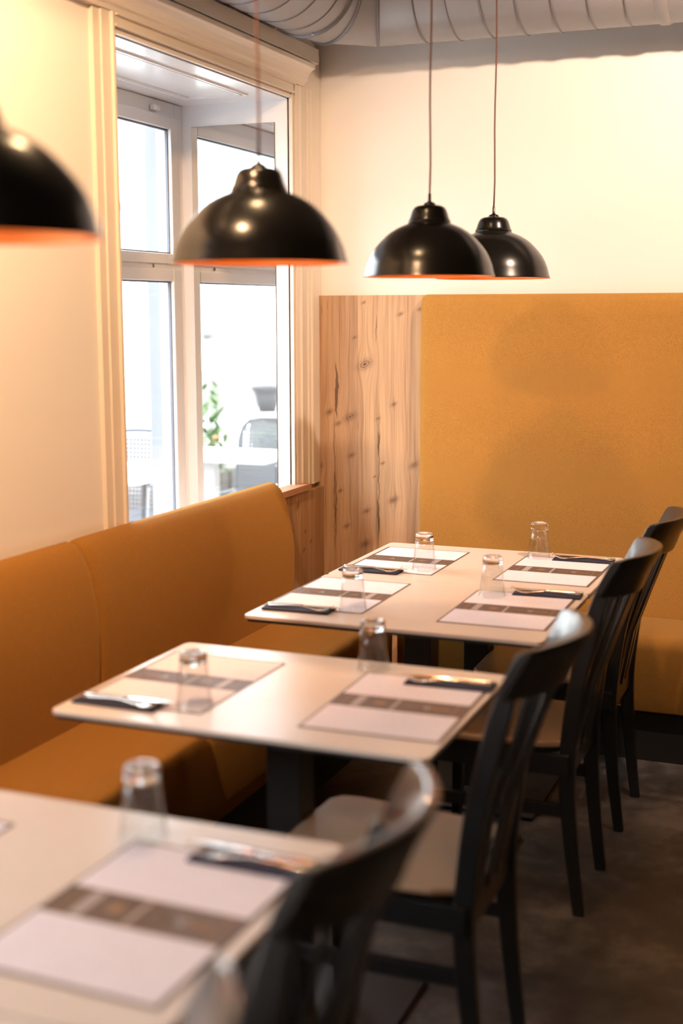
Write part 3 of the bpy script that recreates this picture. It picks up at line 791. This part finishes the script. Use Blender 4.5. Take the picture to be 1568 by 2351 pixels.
# ---------------------------------------------------------------- the terrace and street outside
struct('trim_9', B((-3.4, XO, -9, 14, -.16, -.08)), M['deck'])
struct('trim_10', B((-8, -3.4, -30, 40, -.30, -.12)), M['pave'])
def out_chair(loc, rz, label, gr='grey perforated terrace chairs'):
    t = thing('terrace_chair', loc, label, 'chair', gr, rz)   # faces -y
    # perforated shell: cells with an eight-sided hole
    def perf(bm, fn, nu, nv, cw, mask):
        cache = {}
        def V(p, cz):
            k = (round(p[0], 5), round(p[1], 5), cz)
            if k not in cache: cache[k] = bm.verts.new(fn(p[0], p[1], cz))
            return cache[k]
        for i in range(nu):
            for j in range(nv):
                u0 = (i-nu/2)*cw; v0 = j*cw
                if not mask(u0+cw/2, v0+cw/2): continue
                cx, cy = u0+cw/2, v0+cw/2; h = cw/2; rr = cw*.30
                outer = [(cx+h, cy), (cx+h, cy+h), (cx, cy+h), (cx-h, cy+h), (cx-h, cy), (cx-h, cy-h), (cx, cy-h), (cx+h, cy-h)]
                inner = [(cx+rr*math.cos(R(45*k)), cy+rr*math.sin(R(45*k))) for k in range(8)]
                for k in range(8):
                    l = (k+1) % 8
                    for cz in (0, 1):
                        f = (V(outer[k], cz), V(outer[l], cz), V(inner[l], cz), V(inner[k], cz)); bm.faces.new(f if cz else f[::-1])
                    bm.faces.new((V(inner[k], 0), V(inner[l], 0), V(inner[l], 1), V(inner[k], 1)))
    th = .008
    def back(u, v, cz): return (u, .20+.10*v+.0*u - .35*u*u*.6 + (th if cz else 0), .45+v*.98)
    bm = bmesh.new(); perf(bm, back, 19, 17, .0235, lambda u, v: not (abs(u) > .19 and v > .34) and not (abs(u) > .16 and v > .37))
    mk('backrest', bm, M['resin'], t)
    def seat(u, v, cz): return (u, .20-v, .44+(th if cz else 0)-.02*math.sin(v*6))
    bm = bmesh.new(); perf(bm, seat, 19, 17, .0235, lambda u, v: True); mk('seat', bm, M['resin'], t)
    rim = [(-.235, .20, .42), (-.232, .222, .60), (-.226, .238, .74), (-.205, .25, .815), (-.16, .256, .855), (-.08, .262, .868), (0, .264, .870), (.08, .262, .868), (.16, .256, .855), (.205, .25, .815), (.226, .238, .74), (.232, .222, .60), (.235, .20, .42)]
    mk('back_frame', sweep(rim, rect(.034, .022), up=Vector((0, 1, 0))), M['resin'], t, bevel=.006)
    for s in (-1, 1):
        mk('armrest', sweep([(s*.235, .22, .655), (s*.262, .08, .67), (s*.262, -.14, .665), (s*.25, -.20, .63)], rect(.022, .045), up=Vector((0, 0, 1))), M['resin'], t, bevel=.006)
        mk('leg', sweep([(s*.25, -.20, .64), (s*.24, -.21, .40), (s*.26, -.24, -.0)], rect(.035, .03)), M['resin'], t, bevel=.005)
        mk('leg', sweep([(s*.225, .20, .44), (s*.23, .24, .2), (s*.25, .29, 0)], rect(.035, .03)), M['resin'], t, bevel=.005)
    mk('seat_rim', sweep([(-.235, .2, .43), (-.235, -.20, .43), (.235, -.20, .43), (.235, .2, .43)], rect(.03, .02), up=Vector((0, 0, 1))), M['resin'], t)
    return t
ZG = -.08
oc = out_chair((-2.03, 6.03, ZG+.02), R(4), 'grey perforated terrace chair seen directly through the window pane')
oc.scale = (1, 1, 1.08)
GR = 'grey perforated terrace chairs'
dup(oc, (-1.67, 1.50, ZG+.02), R(180), 'grey perforated terrace chair whose back shows in the mirror', GR)
dup(oc, (-2.50, 1.50, ZG+.02), R(-80), 'grey terrace chair turned sideways, its armrest seen in the mirror under the white table', GR)
def out_table(loc, sx, sy, label):
    t = thing('terrace_table', loc, label, 'table', 'white terrace tables')
    mk('tabletop', slab(rounded(-sx/2, sx/2, -sy/2, sy/2, .03), .805, .825), M['out_white'], t, bevel=.003)
    mk('column', B((-.035, .035, -.035, .035, .02, .805)), M['out_white'], t)
    mk('base_plate', slab(rounded(-.2, .2, -.2, .2, .02), 0, .02), M['out_white'], t)
    return t
out_table((-1.80, 5.50, ZG), .78, .75, 'white terrace table seen directly through the window pane')
out_table((-1.67, 2.10, ZG), .96, .58, 'white terrace table seen reflected in the mirror')
# timber planter along the edge of the terrace
pl = thing('timber_planter', (-3.25, 2.0, ZG), 'long weathered timber planter box edging the terrace', 'planter')
mk('side_boards', B((-.15, .15, -9, 11, 0, .10), (-.15, .15, -9, 11, .105, .20), (-.15, .15, -9, 11, .205, .31)), M['weathered'], pl)
mk('posts', B(*[(-.17, .17, y-.04, y+.04, 0, .33) for y in range(-9, 12, 2)]), M['weathered'], pl)
def shrub(loc, h, n, label, seed, fruit=False, spread=.16):
    rnd = random.Random(seed)
    t = thing('leafy_shrub', loc, label, 'shrub', 'shrubs in the timber planter')
    bs = bmesh.new(); bl = bmesh.new()
    for s in range(n):
        a = rnd.uniform(0, 6.28); d = Vector((math.cos(a), math.sin(a), 0))*spread*rnd.uniform(.2, 1)
        hh = h*rnd.uniform(.55, 1); pts = [Vector((0, 0, 0))+d*.25, d*.6+Vector((0, 0, hh*.5)), d+Vector((0, 0, hh))]
        sweep(pts, circ(.005, 6), bs, scale=[1, .8, .4])
        for k in range(26):
            u = .15+.85*k/26; p = pts[0].lerp(pts[1], u*2) if u < .5 else pts[1].lerp(pts[2], u*2-1)
            b = rnd.uniform(0, 6.28); dr = Vector((math.cos(b), math.sin(b), rnd.uniform(.1, .9))).normalized(); L = rnd.uniform(.08, .13)
            sd = dr.cross(Vector((0, 0, 1))).normalized()*L*.20; nn = sd.cross(dr).normalized()*.006
            q = [p, p+dr*L*.35+sd-nn, p+dr*L*.7+sd*.8, p+dr*L, p+dr*L*.7-sd*.8, p+dr*L*.35-sd-nn]
            v = [bl.verts.new(x) for x in q]; m = bl.verts.new(p+dr*L*.5+nn*1.5)
            for i in range(6): bl.faces.new((v[i], v[(i+1) % 6], m))
    mk('stems', bs, M['stem'], t); f = mk('foliage', bl, M['leaf'], t); f.modifiers.new('thickness', 'SOLIDIFY').thickness = .001
    if fruit:
        bm = bmesh.new(); bmesh.ops.create_uvsphere(bm, u_segments=14, v_segments=10, radius=.022); mk('fruit', bm, M['fruit'], t, smooth=True, loc=(.06, .05, h*.45))
    return t
shrub((-2.98, -.42, .18), .85, 9, 'leafy shrub with one orange fruit, reflected in the mirror left of the chair', 5, True, .30)
shrub((-3.2, -2.0, .18), .35, 5, 'small green shrub reflected in the mirror above the grey chair', 9, False, .14)
def planter(loc, r0, r1, h, label):
    t = thing('garden_planter', loc, label, 'planter', 'dark planters on the street')
    mk('pot', lathe([(0, 0), (r0, 0), (r1, h), (r1-.02, h), (r0-.02, .04), (0, .04)], 32), M['planter'], t, smooth=True)
    mk('rim', lathe([(r1-.01, h-.05), (r1+.015, h-.05), (r1+.015, h), (r1-.01, h)], 32, closed=True), M['planter'], t)
    return t
planter((-4.42, -4.55, .42), .10, .17, .30, 'dark tapered planter on a ledge, seen in the mirror')
planter((-4.02, -4.85, -.12), .14, .14, .62, 'dark upright planter at the right edge of the mirror')
led = thing('stone_ledge', (-4.42, -4.5, -.12), 'pale stone ledge carrying a tapered dark planter outside', 'ledge')
mk('slab_top', B((-.3, .3, -.35, .30, .50, .54)), M['pave'], led, bevel=.01)
mk('support', B((-.1, .1, -.25, .2, 0, .50)), M['stone'], led)
# house across the street
hs = thing('street_house', (-8.0, 0, -.12), 'pale rendered house across the street, overexposed', 'building')
mk('facade', B((-.4, 0, -30, 13.5, .75, 4.7)), M['white_render'], hs)
mk('stone_plinth', B((-.4, .06, -30, 13.5, 0, .75)), M['stone'], hs)
def hwin(y0, y1, z0, z1):
    f = mk('window_surround', B((0, .05, y0-.07, y0, z0-.07, z1+.07), (0, .05, y1, y1+.07, z0-.07, z1+.07), (0, .05, y0, y1, z1, z1+.07), (0, .05, y0, y1, z0-.07, z0)), M['blue_grey'], hs)
    mk('window_pane', B((.004, .02, y0, y1, z0, z1)), M['pale_pane'], f)
    mk('ledge', B((0, .16, y0-.25, y1-.2, z0-.16, z0-.09)), M['ledge'], hs)
for yy in (-17.5, -11.1, -4.5, 2.0, 8.0): hwin(yy, yy+1.55, 1.38, 1.95)
hs2 = thing('street_house', (-8.0, 13.6, -.12), 'cream rendered house across the street, at the left of the window', 'building')
mk('facade', B((-.4, .15, 0, 22, .8, 4.9)), M['cream_render'], hs2)
mk('plinth', B((-.4, .18, 0, 22, 0, .8)), M['white_render'], hs2)
for zz in (3.05, 4.4): mk('string_course', B((.15, .22, 0, 22, zz, zz+.12)), M['ledge'], hs2)
